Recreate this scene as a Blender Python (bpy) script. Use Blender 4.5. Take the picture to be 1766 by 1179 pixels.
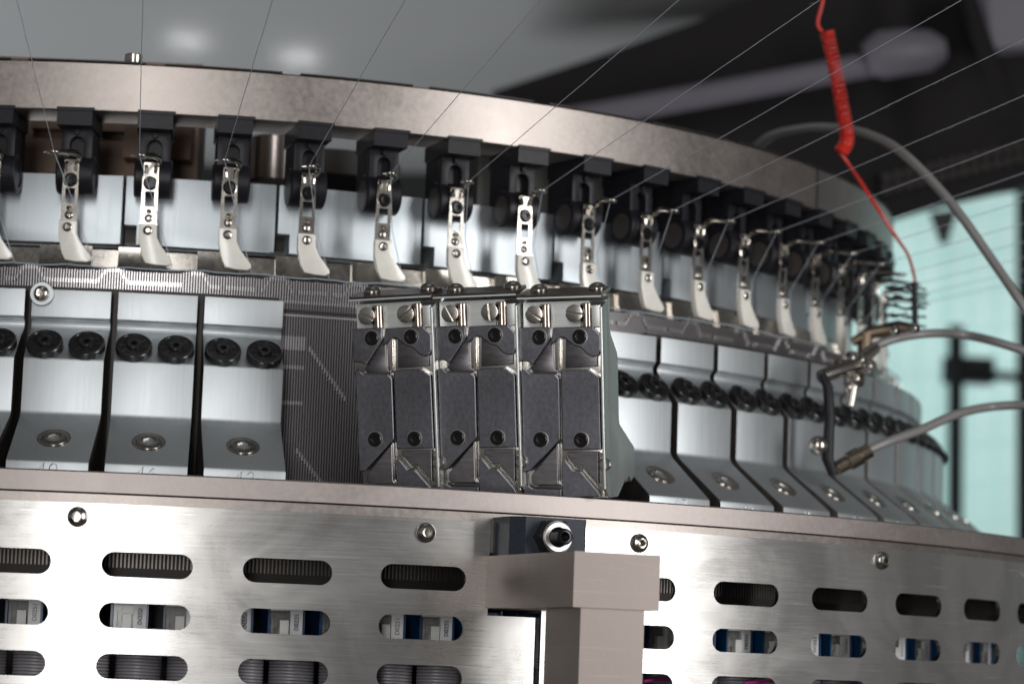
import bpy, bmesh, math, random
from mathutils import Vector, Matrix
random.seed(7)
S_, C_ = math.sin, math.cos
MM = 0.001
scene = bpy.context.scene
for o in list(bpy.data.objects): bpy.data.objects.remove(o)

# ------------------------------------------------------------------ camera
FPX, DCAM, YAW, PIT, ROL = 4669.02, 1434.72, .118, .1184, .037
fw = Vector((S_(YAW)*C_(PIT), C_(YAW)*C_(PIT), S_(PIT)))
r0 = Vector((C_(YAW), -S_(YAW), 0)); u0 = r0.cross(fw)
r2 = r0*C_(ROL)+u0*S_(ROL); u2 = -r0*S_(ROL)+u0*C_(ROL)
cd = bpy.data.cameras.new('camera'); cam = bpy.data.objects.new('camera', cd)
scene.collection.objects.link(cam); scene.camera = cam
M = Matrix.Identity(4)
for i in range(3):
    M[i][0] = r2[i]; M[i][1] = u2[i]; M[i][2] = -fw[i]
CAMP = Vector((0, -DCAM, 0)); M.translation = CAMP*MM
cam.matrix_world = M
cd.sensor_width = 36; cd.sensor_fit = 'HORIZONTAL'; cd.lens = FPX/1766*36
cd.shift_x = 23.47/1766; cd.clip_start = .05; cd.clip_end = 60
cd.dof.use_dof = True; cd.dof.focus_distance = .985; cd.dof.aperture_fstop = 12.5

# ------------------------------------------------------------------ light
w = bpy.data.worlds.new('World'); scene.world = w; w.use_nodes = True
wn = w.node_tree.nodes; wl = w.node_tree.links
bgn = wn['Background']
tc = wn.new('ShaderNodeTexCoord'); sx = wn.new('ShaderNodeSeparateXYZ'); cr = wn.new('ShaderNodeValToRGB')
wl.new(tc.outputs['Generated'], sx.inputs[0]); mr = wn.new('ShaderNodeMapRange')
mr.inputs[1].default_value = -1; mr.inputs[2].default_value = 1
wl.new(sx.outputs['Z'], mr.inputs[0]); wl.new(mr.outputs[0], cr.inputs[0]); wl.new(cr.outputs[0], bgn.inputs[0])
e = cr.color_ramp.elements
e[0].position = 0; e[0].color = (.10, .09, .085, 1)
e[1].position = 1; e[1].color = (.045, .044, .044, 1)
for p, c in ((.42, (.10, .095, .09)), (.52, (.21, .21, .215)), (.62, (.10, .10, .10))):
    x = e.new(p); x.color = (*c, 1)
bgn.inputs[1].default_value = 1.0

def area(name, loc, tgt, sx_, sy_, power, col=(1, 1, 1)):
    l = bpy.data.lights.new(name, 'AREA'); l.shape = 'RECTANGLE'; l.size = sx_; l.size_y = sy_; l.energy = power; l.color = col
    o = bpy.data.objects.new(name, l); scene.collection.objects.link(o)
    o.location = loc; d = Vector(tgt)-Vector(loc); o.rotation_euler = d.to_track_quat('-Z', 'Y').to_euler()
    return o
area('softbox', (-.16, -1.66, .24), (-.02, -.40, .10), .185, .95, 6.1, (1, .985, .97))
area('side_softbox', (1.12, -1.28, .26), (.17, -.42, .12), .28, .95, 10.5, (1, .985, .97))
area('hood_fill', (-.50, 1.0, -.62), (-.15, 1.1, .6), .9, .8, 12.5, (.96, .98, 1))  # unseen fill added below and behind the machine to brighten the hood
area('ceiling_lamp', (.12, -.55, 1.55), (.10, -.42, .1), .7, .35, .45, (1, .99, .97))
for lx, ly, lz, tx, ty, tz in ((-.027, 1.78, -.149, -.005, .772, .499), (.139, 1.81, -.117, .086, .778, .497)):
    area('hall_spot', (lx, ly, lz), (tx, ty, tz), .05, .028, .05)
scene.view_settings.view_transform = 'Standard'; scene.view_settings.look = 'None'
scene.view_settings.exposure = 0; scene.view_settings.gamma = 1; scene.view_settings.use_curve_mapping = False
scene.cycles.max_bounces = 6; scene.cycles.use_denoising = True

# ------------------------------------------------------------------ materials
def mat(name, col, metal=0., rough=.4, noise=0., nscale=(50, 50, 50), rvar=0., bump=0., bscale=None, emit=None, estr=0, coat=0., trans=0., spec=None, smudge=0., scratch=0.):
    m = bpy.data.materials.new(name); m.use_nodes = True
    n = m.node_tree.nodes; l = m.node_tree.links; b = n['Principled BSDF']
    if spec is not None: b.inputs['Specular IOR Level'].default_value = spec
    b.inputs['Base Color'].default_value = (*col, 1); b.inputs['Metallic'].default_value = metal; b.inputs['Roughness'].default_value = rough
    if coat: b.inputs['Coat Weight'].default_value = coat; b.inputs['Coat Roughness'].default_value = .1
    if trans: b.inputs['Transmission Weight'].default_value = trans
    if emit: b.inputs['Emission Color'].default_value = (*emit, 1); b.inputs['Emission Strength'].default_value = estr
    if noise or rvar or bump or smudge:
        tc = n.new('ShaderNodeTexCoord'); mp = n.new('ShaderNodeMapping'); mp.inputs['Scale'].default_value = nscale
        l.new(tc.outputs['Object'], mp.inputs[0])
        nz = n.new('ShaderNodeTexNoise'); nz.inputs['Scale'].default_value = 1; nz.inputs['Detail'].default_value = 5; nz.inputs['Roughness'].default_value = .65
        l.new(mp.outputs[0], nz.inputs['Vector'])
        big = n.new('ShaderNodeTexNoise'); big.inputs['Scale'].default_value = 28; big.inputs['Detail'].default_value = 4; big.inputs['Distortion'].default_value = 1.2
        l.new(tc.outputs['Object'], big.inputs['Vector'])
        if noise:
            r = n.new('ShaderNodeMapRange'); r.inputs[1].default_value = .3; r.inputs[2].default_value = .7
            r.inputs[3].default_value = 1-noise; r.inputs[4].default_value = 1+noise
            l.new(nz.outputs[0], r.inputs[0])
            mx = n.new('ShaderNodeVectorMath'); mx.operation = 'SCALE'; mx.inputs[0].default_value = col
            if smudge:
                r3 = n.new('ShaderNodeMapRange'); r3.inputs[1].default_value = .35; r3.inputs[2].default_value = .65
                r3.inputs[3].default_value = 1-smudge; r3.inputs[4].default_value = 1+smudge*.6
                l.new(big.outputs[0], r3.inputs[0])
                mm = n.new('ShaderNodeMath'); mm.operation = 'MULTIPLY'; l.new(r.outputs[0], mm.inputs[0]); l.new(r3.outputs[0], mm.inputs[1])
                l.new(mm.outputs[0], mx.inputs['Scale'])
            else: l.new(r.outputs[0], mx.inputs['Scale'])
            l.new(mx.outputs[0], b.inputs['Base Color'])
        if rvar:
            r = n.new('ShaderNodeMapRange'); r.inputs[1].default_value = .3; r.inputs[2].default_value = .7
            r.inputs[3].default_value = max(.02, rough-rvar); r.inputs[4].default_value = rough+rvar
            ad = n.new('ShaderNodeMath'); ad.operation = 'ADD'; l.new(nz.outputs[0], ad.inputs[0]); l.new(big.outputs[0], ad.inputs[1])
            hf = n.new('ShaderNodeMath'); hf.operation = 'MULTIPLY'; hf.inputs[1].default_value = .5; l.new(ad.outputs[0], hf.inputs[0])
            l.new(hf.outputs[0], r.inputs[0]); l.new(r.outputs[0], b.inputs['Roughness'])
        if scratch:
            last = b.inputs['Base Color'].links[0].from_socket
            for rot, sc in ((.9, 26), (-.5, 22), (2.2, 30)):
                m2 = n.new('ShaderNodeMapping'); m2.inputs['Rotation'].default_value = (0, rot, 0); m2.inputs['Scale'].default_value = (sc, 10, 1500)
                l.new(tc.outputs['Object'], m2.inputs[0])
                n2 = n.new('ShaderNodeTexNoise'); n2.inputs['Scale'].default_value = 1; n2.inputs['Detail'].default_value = 2; n2.inputs['Distortion'].default_value = .3
                l.new(m2.outputs[0], n2.inputs['Vector'])
                r4 = n.new('ShaderNodeMapRange'); r4.inputs[1].default_value = .70; r4.inputs[2].default_value = .76; r4.inputs[3].default_value = 1; r4.inputs[4].default_value = 1+scratch
                l.new(n2.outputs[0], r4.inputs[0])
                v2 = n.new('ShaderNodeVectorMath'); v2.operation = 'SCALE'; l.new(last, v2.inputs[0]); l.new(r4.outputs[0], v2.inputs['Scale']); last = v2.outputs[0]
            l.new(last, b.inputs['Base Color'])
        if bump:
            bp = n.new('ShaderNodeBump'); bp.inputs['Strength'].default_value = bump; bp.inputs['Distance'].default_value = .0002
            l.new(nz.outputs[0], bp.inputs['Height']); l.new(bp.outputs[0], b.inputs['Normal'])
    return m
ALU = mat('brushed_aluminium', (.56, .595, .615), 1, .50, .05, (900, 900, 25), .05, .06)
DIALM = mat('polished_dial_steel', (.50, .545, .575), 1, .48, .05, (900, 900, 20), .05, .05)
PLATE = mat('brushed_stainless', (.50, .49, .475), 1, .28, .03, (50, 50, 2200), .05, .012, smudge=.15, scratch=.5)
NICK = mat('nickel_grey', (.33, .297, .278), 1, .41, .14, (420, 420, 420), .06, .2, smudge=.05)
FLM = mat('flange_grey', (.37, .33, .315), 1, .50, .09, (500, 500, 500), .05, .2, smudge=.05)
BARM = mat('bar_grey', (.275, .24, .222), 1, .54, .07, (900, 900, 900), .05, .12, smudge=.10, scratch=.18)
CAMST = mat('dark_cam_steel', (.170, .170, .190), 1, .37, .13, (700, 60, 500), .06, .1, smudge=.12, scratch=.45)
CAMLOW = mat('worn_cam_steel', (.19, .18, .19), 1, .36, .16, (120, 120, 900), .08, .1, smudge=.2, scratch=.6)
CHAN = mat('bright_channel_steel', (.72, .69, .64), 1, .2)
BODY = mat('block_aluminium', (.64, .66, .64), 1, .42, .06, (30, 900, 900), .05, .06, smudge=.08)
CHROME = mat('bright_nickel', (.50, .47, .43), 1, .22, .08, (300, 300, 300), .05)
SCREW = mat('steel_screw', (.50, .47, .43), 1, .22, .15, (500, 500, 500), .06)
DSCREW = mat('socket_dark_steel', (.12, .11, .10), 1, .3)
BPLAS = mat('black_plastic', (.013, .013, .017), 0, .42, .15, (400, 400, 400), .06, .1, spec=.25)
BKNOB = mat('black_knob', (.012, .012, .013), 0, .25)
BOX_ = mat('black_oxide_screw', (.018, .018, .02), .6, .25)
CER = mat('white_ceramic', (.80, .78, .72), 0, .25, .05, (200, 200, 200), coat=.3)
CAPD = mat('brown_cap', (.05, .042, .038), 0, .45)
NEED = mat('needle_steel', (.50, .48, .49), 1, .34)
NEEDB = mat('needle_bright', (.85, .83, .82), 1, .28)
BED = mat('needle_bed_steel', (.035, .03, .033), 1, .45)
YARN = mat('yarn', (.42, .46, .52), 0, .7)
YARNT = mat('blue_grey_yarn', (.30, .36, .42), 0, .7)
RED = mat('red_plastic', (.55, .025, .015), 0, .3)
TUBEM = mat('grey_tube', (.20, .195, .19), 0, .35)
BLUE = mat('blue_housing', (.006, .045, .12), 0, .3)
LABEL = mat('white_label', (.72, .72, .74), 0, .4)
INK = mat('label_ink', (.12, .12, .14), 0, .6)
CONN = mat('clear_connector', (.17, .17, .165), 0, .2, .3, (400, 400, 400))
CONW = mat('white_connector', (.62, .62, .60), 0, .4)
RIB = mat('ribbon_cable_grey', (.30, .285, .31), 0, .38)
MAG = mat('magenta_wire', (.45, .03, .25), 0, .4)
SENS = mat('dark_cast_housing', (.030, .037, .050), 0, .5, .2, (900, 900, 900), .05, .35, spec=.3)
DARK = mat('dark_metal', (.03, .027, .025), .5, .5)
HULL = mat('pale_enamel', (.36, .37, .375), 0, .16, .03, (3, 3, 3))
BEAMD = mat('dark_paint', (.014, .012, .013), 0, .6, .2, (8, 8, 8), spec=.15)
LAMPM = mat('grey_lamp_housing', (.16, .15, .18), 0, .5)
WIN = mat('lit_window', (.02, .03, .03), 0, .3, emit=(.52, .765, .735), estr=.93)
nn = WIN.node_tree.nodes; ll = WIN.node_tree.links
_t = nn.new('ShaderNodeTexCoord'); _n = nn.new('ShaderNodeTexNoise'); _n.inputs['Scale'].default_value = 2.6; _n.inputs['Detail'].default_value = 3
_r = nn.new('ShaderNodeMapRange'); _r.inputs[1].default_value = .3; _r.inputs[2].default_value = .7; _r.inputs[3].default_value = .72; _r.inputs[4].default_value = 1.02
ll.new(_t.outputs['Object'], _n.inputs['Vector']); ll.new(_n.outputs[0], _r.inputs[0]); ll.new(_r.outputs[0], nn['Principled BSDF'].inputs['Emission Strength'])
WINF = mat('window_frame_black', (.01, .012, .014), 0, .5)
MUN = mat('glowing_muntin', (.30, .5, .47), 0, .6, emit=(.36, .58, .55), estr=.8)  # bars given a glow of their own so the grid stays faint
ENGR = mat('engraved_line', (.90, .92, .94), 1, .5)
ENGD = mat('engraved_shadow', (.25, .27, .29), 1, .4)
OIL = mat('brown_plate', (.20, .155, .11), 1, .4)

# ------------------------------------------------------------------ mesh helpers (mm)
class B:
    def __init__(s): s.bm = bmesh.new()
    def box(s, x0, x1, y0, y1, z0, z1, bev=0, M=None):
        v = [s.bm.verts.new(p) for p in ((x0,y0,z0),(x1,y0,z0),(x1,y1,z0),(x0,y1,z0),(x0,y0,z1),(x1,y0,z1),(x1,y1,z1),(x0,y1,z1))]
        f = [s.bm.faces.new([v[i] for i in q]) for q in ((0,3,2,1),(4,5,6,7),(0,1,5,4),(1,2,6,5),(2,3,7,6),(3,0,4,7))]
        s._fin(v, f, bev, M); return s
    def _fin(s, v, f, bev, M):
        if bev:
            ed = list({e for q in f for e in q.edges if len(e.link_faces) == 2 and e.calc_face_angle(0) > .5})
            r = bmesh.ops.bevel(s.bm, geom=ed, offset=bev, segments=2, profile=.6, affect='EDGES', clamp_overlap=True)
            if M:
                vs = set(r['verts']) | {x for x in v if x.is_valid}
                for x in vs: x.co = M @ x.co
        elif M:
            for x in v: x.co = M @ x.co
    def prism(s, pts, y0, y1, bev=0, M=None, axis='y'):
        # outline in x,z extruded along y ; axis 'x': outline in (y,z) extruded along x
        area2 = sum(pts[i][0]*pts[(i+1) % len(pts)][1]-pts[(i+1) % len(pts)][0]*pts[i][1] for i in range(len(pts)))
        if area2 < 0: pts = pts[::-1]
        mk = (lambda p, t: (p[0], t, p[1])) if axis == 'y' else (lambda p, t: (t, p[0], p[1]))
        a = [s.bm.verts.new(mk(p, y0)) for p in pts]; b = [s.bm.verts.new(mk(p, y1)) for p in pts]
        n = len(pts); f = []
        f.append(s.bm.faces.new(a)); f.append(s.bm.faces.new(b[::-1]))
        for i in range(n): f.append(s.bm.faces.new((a[(i+1) % n], a[i], b[i], b[(i+1) % n])))
        bmesh.ops.recalc_face_normals(s.bm, faces=f)
        s._fin(a+b, f, bev, M); return s
    def rings(s, rs, M=None, seg=24, cap0=True, cap1=True):
        # rs: list of (radius or callable(angle), height); axis = -y (towards the viewer): height h -> y=-h
        R = []
        for r, h in rs:
            q = []
            for k in range(seg):
                a = 2*math.pi*k/seg; rr = r(a) if callable(r) else r
                q.append(s.bm.verts.new((rr*C_(a), -h, rr*S_(a))))
            R.append(q)
        fs = []
        for i in range(len(R)-1):
            for k in range(seg):
                fs.append(s.bm.faces.new((R[i][k], R[i][(k+1) % seg], R[i+1][(k+1) % seg], R[i+1][k])))
        if cap0: fs.append(s.bm.faces.new(R[0][::-1]))
        if cap1: fs.append(s.bm.faces.new(R[-1]))
        if M:
            for q in R:
                for v in q: v.co = M @ v.co
        return s
    def tube(s, path, r, seg=8, closed=False, caps=True):
        P = [Vector(p) for p in path]; n = len(P); R = []
        up = None
        for i in range(n):
            t = (P[(i+1) % n if closed else min(i+1, n-1)]-P[(i-1) % n if closed else max(i-1, 0)]).normalized()
            if up is None:
                up = Vector((0, 0, 1)) if abs(t.z) < .9 else Vector((1, 0, 0))
            up = (up-t*up.dot(t)).normalized(); sd = t.cross(up)
            rr = r[i] if isinstance(r, (list, tuple)) else r
            R.append([s.bm.verts.new(P[i]+(up*C_(2*math.pi*k/seg)+sd*S_(2*math.pi*k/seg))*rr) for k in range(seg)])
        for i in range(n if closed else n-1):
            a, b = R[i], R[(i+1) % n]
            for k in range(seg): s.bm.faces.new((a[k], a[(k+1) % seg], b[(k+1) % seg], b[k]))
        if caps and not closed:
            s.bm.faces.new(R[0][::-1]); s.bm.faces.new(R[-1])
        return s
    def revolve(s, prof, t0, t1, n, closed=True, caps=True):
        # closed profile [(r,z)] swept round the machine axis from t0 to t1
        R = []
        for i in range(n+1):
            t = t0+(t1-t0)*i/n
            R.append([s.bm.verts.new((r*S_(t), -r*C_(t), z)) for r, z in prof])
        m = len(prof); fs = []
        for i in range(n):
            for k in range(m if closed else m-1):
                a, b = R[i], R[i+1]; fs.append(s.bm.faces.new((a[k], b[k], b[(k+1) % m], a[(k+1) % m])))
        if closed and caps:
            fs.append(s.bm.faces.new(R[0])); fs.append(s.bm.faces.new(R[-1][::-1]))
        bmesh.ops.recalc_face_normals(s.bm, faces=fs)
        return s
    def obj(s, name, material, parent=None, smooth=.6, loc=None, rotz=0, M=None):
        me = bpy.data.meshes.new(name)
        bmesh.ops.scale(s.bm, vec=(MM, MM, MM), verts=s.bm.verts)
        bmesh.ops.recalc_face_normals(s.bm, faces=s.bm.faces)
        s.bm.to_mesh(me); s.bm.free()
        me.materials.append(material)
        if smooth:
            me.polygons.foreach_set('use_smooth', [True]*len(me.polygons))
            me.set_sharp_from_angle(angle=smooth)
        o = bpy.data.objects.new(name, me); scene.collection.objects.link(o)
        if parent: o.parent = parent
        if loc: o.location = Vector(loc)*MM
        if rotz: o.rotation_euler[2] = rotz
        if M: o.matrix_local = M
        return o
def hexr(r): return lambda a: r*C_(math.pi/6)/C_(((a % (math.pi/3))-math.pi/6))
def tag(o, label, cat, group=None, kind=None):
    if label: o['label'] = label
    if cat: o['category'] = cat
    if group: o['group'] = group
    if kind: o['kind'] = kind
    return o
def empty(name, loc=(0, 0, 0), rz=0, label=None, cat=None, group=None):
    o = bpy.data.objects.new(name, None); scene.collection.objects.link(o); o.empty_display_size = .01
    o.location = Vector(loc)*MM; o.rotation_euler[2] = rz
    return tag(o, label, cat, group)
def copy_tree(o, parent=None):
    c = o.copy(); scene.collection.objects.link(c)
    if parent: c.parent = parent
    for ch in list(o.children): copy_tree(ch, c)
    return c
def at(R, t, z=0): return (R*S_(t), -R*C_(t), z)
def W2(P): return Vector(P)
def atd(x, y, t):
    d = fw+r2*(x-883+23.47)/FPX-u2*(y-589.5)/FPX
    return CAMP+d*t
T = Matrix.Translation
RX = lambda a: Matrix.Rotation(a, 4, 'X')
RY = lambda a: Matrix.Rotation(a, 4, 'Y')
RZ = lambda a: Matrix.Rotation(a, 4, 'Z')

def button_screw(name, r, h, hexrad, M, parent=None, material=SCREW, seg=30, dark=True):
    b = B()
    rs = [(r*.96, 0), (r, .25*h)]
    for k in range(1, 6):
        a = k/6*1.1; rs.append((r*C_(a)*.98+.0, .25*h+.75*h*S_(a)/S_(1.1)))
    top = .25*h+.75*h
    rs += [(hexrad*1.25, top), (hexr(hexrad), top-.08), (hexr(hexrad*.97), top*.15)]
    b.rings(rs, M, seg); o = b.obj(name, material, parent, .5)
    return o
def socket_screw(name, r, h, M, parent, material=BOX_):
    b = B(); hr = r*.5
    h = max(h, 1.1)
    b.rings([(r, -.5), (r, h*.75), (r*.9, h), (r*.74, h), (r*.70, h-.3), (hr*1.15, h-.3), (hexr(hr), h-.35), (hexr(hr), .08)], M, 30)
    return b.obj(name, material, parent, .5)

# ================================================================== BASE RING (flange) and cylinder
ring = empty('base_ring', (0, 0, 0), 0, 'broad nickel grey bed ring running along the foot of all the cam blocks', 'machine ring')
b = B(); b.revolve([(475.5, 54.8), (475.5, 61.7), (475, 62.2), (469, 62.2), (468.3, 59.2), (384, 59.2), (384, 54.8)], -.6, 1.9, 260, caps=False)
b.obj('flange', FLM, ring, .4)
b = B(); b.revolve([(474.2, 40), (474.2, 54.2), (473.4, 54.8), (384, 54.8), (384, 40)], -.6, 1.9, 260, caps=False)
b.obj('lower_band', NICK, ring, .4)
b = B(); b.revolve([(430, -60), (430, 40), (424, 40), (424, -60)], -.6, 1.9, 120, caps=False)
b.obj('inner_wall', DARK, ring, .4)

# ================================================================== NEEDLE BED
bed = empty('needle_bed', (0, 0, 0), 0, 'finely grooved steel needle cylinder packed with thin vertical needles', 'needle cylinder')
NP = .0028
def grooves(t0, t1, prof_land, depth, pitch, mat_, name, parent, frac=.55, kind=None, zf=None):
    bm = B(); t = t0
    while t < t1:
        z0, z1 = prof_land(t)
        R1 = prof_land.R; a = t; c = t+pitch*frac
        v = [bm.bm.verts.new(p) for p in (at(R1-depth, a, z0), at(R1, a, z0), at(R1, c, z0), at(R1-depth, c, z0), at(R1-depth, a, z1), at(R1, a, z1), at(R1, c, z1), at(R1-depth, c, z1))]
        for q in ((0,1,5,4),(1,2,6,5),(2,3,7,6),(4,5,6,7),(0,3,2,1)): bm.bm.faces.new([v[i] for i in q])
        t += pitch
    o = bm.obj(name, mat_, parent, 0)
    if kind: o['kind'] = kind
    return o
b = B(); b.revolve([(376.2, 50), (376.2, 139.5), (374.6, 141), (374.6, 147.6), (366, 148.2), (366, 50)], -.5, 1.75, 300, caps=False)
b.obj('cylinder_body', BED, bed, .4)
def land(t): return (60, 139.2)
land.R = 377.6
grooves(.07, .56, land, 1.6, NP, mat('cylinder_steel', (.25, .235, .245), 1, .36), 'cylinder_land', bed, .5)
for ta, tb in ((-.5, .1), (.53, 1.75)):
    b = B(); b.revolve([(382, 60), (382, 139.2), (377.5, 139.2), (377.5, 60)], ta, tb, 120, caps=False); b.obj('gap_shade_sleeve', DARK, bed, .4)  # dark sleeve added to blacken gaps between blocks, standing for shade and oil
# needle stems with a wavy row of raised hooks
PF = .0848; TF0 = -.1191
def wave(t):
    u = ((t+.118) / PF) % 1.0
    if u < .36: return 0
    if u < .46: return (u-.36)/.1
    if u < .62: return 1
    if u < .72: return 1-(u-.62)/.1
    return 0
def stem(R, t0, z0, z1, wd, dp, bm):
    c = t0+wd
    v = [bm.bm.verts.new(p) for p in (at(R-dp, t0, z0), at(R, t0, z0), at(R, c, z0), at(R-dp, c, z0), at(R-dp, t0, z1), at(R, t0, z1), at(R, c, z1), at(R-dp, c, z1))]
    for q in ((0,1,5,4),(1,2,6,5),(2,3,7,6),(4,5,6,7),(0,3,2,1)): bm.bm.faces.new([v[i] for i in q])
# butts standing out of the cylinder in diagonal rows (gap without cam blocks)
bm1 = B(); bm2 = B(); n1 = B()
count = 0; t = -.26
needles_near = []
while t < 1.45:
    wv = wave(t)
    zt = 147.0+wv*1.3+random.uniform(-.15, .15)
    if -.17 < t < 0.0:
        needles_near.append((t, zt, wv))
    else:
        stem(377.9, t, 138.0, zt, NP*.42, 1.2, bm1)
        zl = 141.6+wv*4.8
        if (t/ PF*7) % 3.1 > .5: stem(378.5, t, zl, zl+1.7, NP*.45, 1.0, bm2)
    t += NP
o = bm1.obj('needle', NEED, bed, 0); o['kind'] = 'stuff'
o = bm2.obj('needle_latch', NEEDB, bed, 0); o['kind'] = 'stuff'
# 100 needles that show largest, each with its own latch
q = B()
def unit(z0, z1, wd, dp, R):
    bb = B(); bb.box(0, wd, 0, dp, z0, z1); return bb
nproto = unit(138.0, 147.3, NP*378*.42, 1.2, 0).obj('needle', NEED, bed, 0)
lproto = unit(0, 1.7, NP*378*.55, 1.0, 0).obj('latch', NEEDB, nproto, 0)
first = True
for t, zt, wv in needles_near[:100]:
    if first: n_, l_ = nproto, lproto; first = False
    else:
        n_ = nproto.copy(); scene.collection.objects.link(n_); l_ = lproto.copy(); scene.collection.objects.link(l_); l_.parent = n_
    n_.location = Vector(at(377.9, t, zt-147.3))*MM; n_.rotation_euler[2] = t
    l_.location = Vector((0, -.6, 141.6+wv*4.8-(zt-147.3)))*MM
# spring band round the cylinder + butts
b = B(); b.revolve([(378.4, 134.6), (378.4, 135.5), (377, 135.5), (377, 134.6)], .06, .56, 90); b.obj('spring_band', DARK, bed)
b = B(); b.revolve([(378.2, 132.9), (378.2, 133.5), (377, 133.5), (377, 132.9)], .06, .56, 90); b.obj('spring_band', NEED, bed)
b = B(); t = .106
while t < .3:
    k = (t-.106)/NP
    z = 121-((t-.132)*378*1.25)
    if .132 < t < .175: stem(379.2, t, z-1.0, z+1.2, NP*.6, 2, b)
    z = 80-((t-.125)*378*1.15)
    if .125 < t < .165: stem(379.2, t, z-1.0, z+1.2, NP*.6, 2, b)
    if .104 < t < .130:
        stem(378.3, t, 119.5, 125, NP*.6, 1, b); stem(378.2, t, 112, 113.5, NP*.6, 1, b); stem(378.2, t, 98, 99.5, NP*.6, 1, b)
    t += NP
b.obj('needle_butts', NEED, bed, 0)['kind'] = 'stuff'
# ground yarn lying along the hooks
pts = [at(379.0, a, 148.2+.25*S_(a*97)+.2*S_(a*31)+random.uniform(-.15, .15)) for a in [(-.25+i*.005) for i in range(300)]]
b = B(); b.tube(pts, .27, 6); tag(b.obj('yarn', YARNT), 'pale blue grey yarn lying along the tops of the needles', 'yarn')

# sinker ring: shiny segmented ring just above needles
sk = empty('sinker_ring', (0, 0, 0), 0, 'shiny segmented sinker ring between the needles and the dial blocks', 'sinker ring')
b = B(); b.revolve([(374.4, 147.7), (362, 149.4), (358.5, 151), (357.5, 158), (340, 158.4), (340, 147.7)], -.5, 1.75, 300, caps=False); b.obj('ring_body', SCREW, sk, .4)
for i in range(-3, 18):
    t0 = -.072+i*.0436*2
    b = B(); b.revolve([(361.0, 150.0), (359.4, 153.2), (358.8, 159.2), (352, 159.6), (352, 150.0)], t0, t0+.034+.012*(i % 3), 8); b.obj('sinker_cap', SCREW, sk, .5)

# ================================================================== DIAL BLOCKS (inner bright blocks)
def chamf(x0, x1, z0, z1): return [(x0, z0), (x1, z0), (x1, z1), (x0, z1)]
dnames = ['pale blue steel dial block at the far left edge under the grey ring', 'pale bluish dial block behind the second feeder, left of the first seam',
          'brightest creamy white dial block behind the third and fourth feeders', 'pale blue dial block behind the fifth and sixth feeders', 'whitish dial block right of the gap with feeder reflections',
          'mirror-like dial block with brown reflections behind the eighth feeder', 'dial block with reflected screws further round to the right', 'small dial block seen behind the white feet right of centre',
          'dim dial block behind the row of dark holders at right', 'narrow dial block near the right end of the ring', 'last dial block at the far right turn of the ring', 'dial block hidden among dark feeders at far right']
for i in range(11):
    tm = -.1576+.1742*i
    d = empty('dial_block', at(352, tm, 160), tm, dnames[i], 'dial block', 'bright dial blocks behind the yarn feeders')
    wd = .1742*352/2-.55
    z0, z1 = 1.2, 29
    b = B(); b.prism([(-wd, z0), (-wd*.99, z0), (-wd+4.5, z0), (-wd+4.5, z0), (wd-9, z0), (wd, z0), (wd, z1), (-wd, z1)][::7] and [(-wd+5, z0), (wd-2, z0), (wd-2, z0+0), (wd, z0), (wd, z1), (-wd, z1), (-wd, z0+8), (-wd+5, z0+8)], 0, 9, .25)
    b.obj('body', DIALM, d, .5)
    b = B(); b.box(-wd+.5, wd-.5, 9, 24, z0+2, z1-1); b.obj('back_plate', DARK, d)

# ================================================================== GUIDE RING (big grey)
gr = empty('guide_ring', (0, 0, 0), 0, 'wide brownish grey metal ring that carries the black feeder holders', 'machine ring')
b = B(); b.revolve([(373, 211.4), (373, 230), (372.4, 230.6), (349, 230.6), (349, 211), (372.6, 211)], -.6, 2.6, 300, caps=False); b.obj('ring_body', NICK, gr, .4)
for i in range(14):
    t0 = -.32+i*.145
    b = B(); b.revolve([(373.2, 230.7), (373.2, 231.3), (360, 231.3), (360, 230.7)], t0, t0+.125, 16); b.obj('top_strip', DARK, gr, .4)
b = B(); b.rings([(3.3, 0), (3.5, .4), (3.5, 3.6), (3.2, 4), (2, 4), (hexr(1.8), 3.9), (hexr(1.8), 1.5)], T(at(368, -.0645, 231.3)) @ RX(-math.pi/2), 30)
b.obj('bolt', SCREW, gr, .5)
b = B(); b.revolve([(373.25, 211.2), (373.25, 230.2), (372, 230.2), (372, 211.2)], .871, .8735, 2); b.obj('joint', DARK, gr, 0)
# inner carrier drum and hub parts seen through the gaps
b = B(); b.revolve([(318, 186), (318, 222), (300, 222), (300, 186)], .40, 1.9, 80); b.obj('inner_wall', mat('olive_grey_enamel', (.16, .16, .15), 0, .4), gr, .4)
hub = empty('dial_hub', (0, 0, 0), 0, 'dark steel dial hub with a polished collar seen under the ring at left', 'machine hub')
b = B(); b.rings([(250, 0), (250, 20), (246, 21), (180, 22), (180, 30)], T((0, 0, 156)) @ RX(-math.pi/2), 90); b.obj('hub_disc', mat('hub_dark_steel', (.05, .045, .045), 1, .35), hub, .5)
COLM = mat('collar_steel', (.20, .18, .17), 1, .25)
for px, py, rr, hh in ((312, 290, 9, 14), (474, 300, 13, 16), (560, 305, 34, 7)):
    P = atd(px, py, 1190+rr); b = B(); b.rings([(rr-1, -5), (rr, -4), (rr, hh-1), (rr-1.5, hh)], T(P) @ RX(-math.pi/2), 48); b.obj('collar', COLM if rr < 30 else DARK, hub, .5)
P = atd(180, 240, 1150)
b = B(); b.box(-62, 40, 0, 30, -30, 34, 1, T(P) @ RZ(-.1)); b.box(-30, 30, -8, 2, 2, 9, .6, T(P) @ RZ(-.1)); b.box(10, 38, -14, 2, -10, 6, 2, T(P) @ RZ(-.1))
b.obj('carrier_arm', mat('brown_black_steel', (.10, .07, .055), .8, .42), hub, .5)

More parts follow.
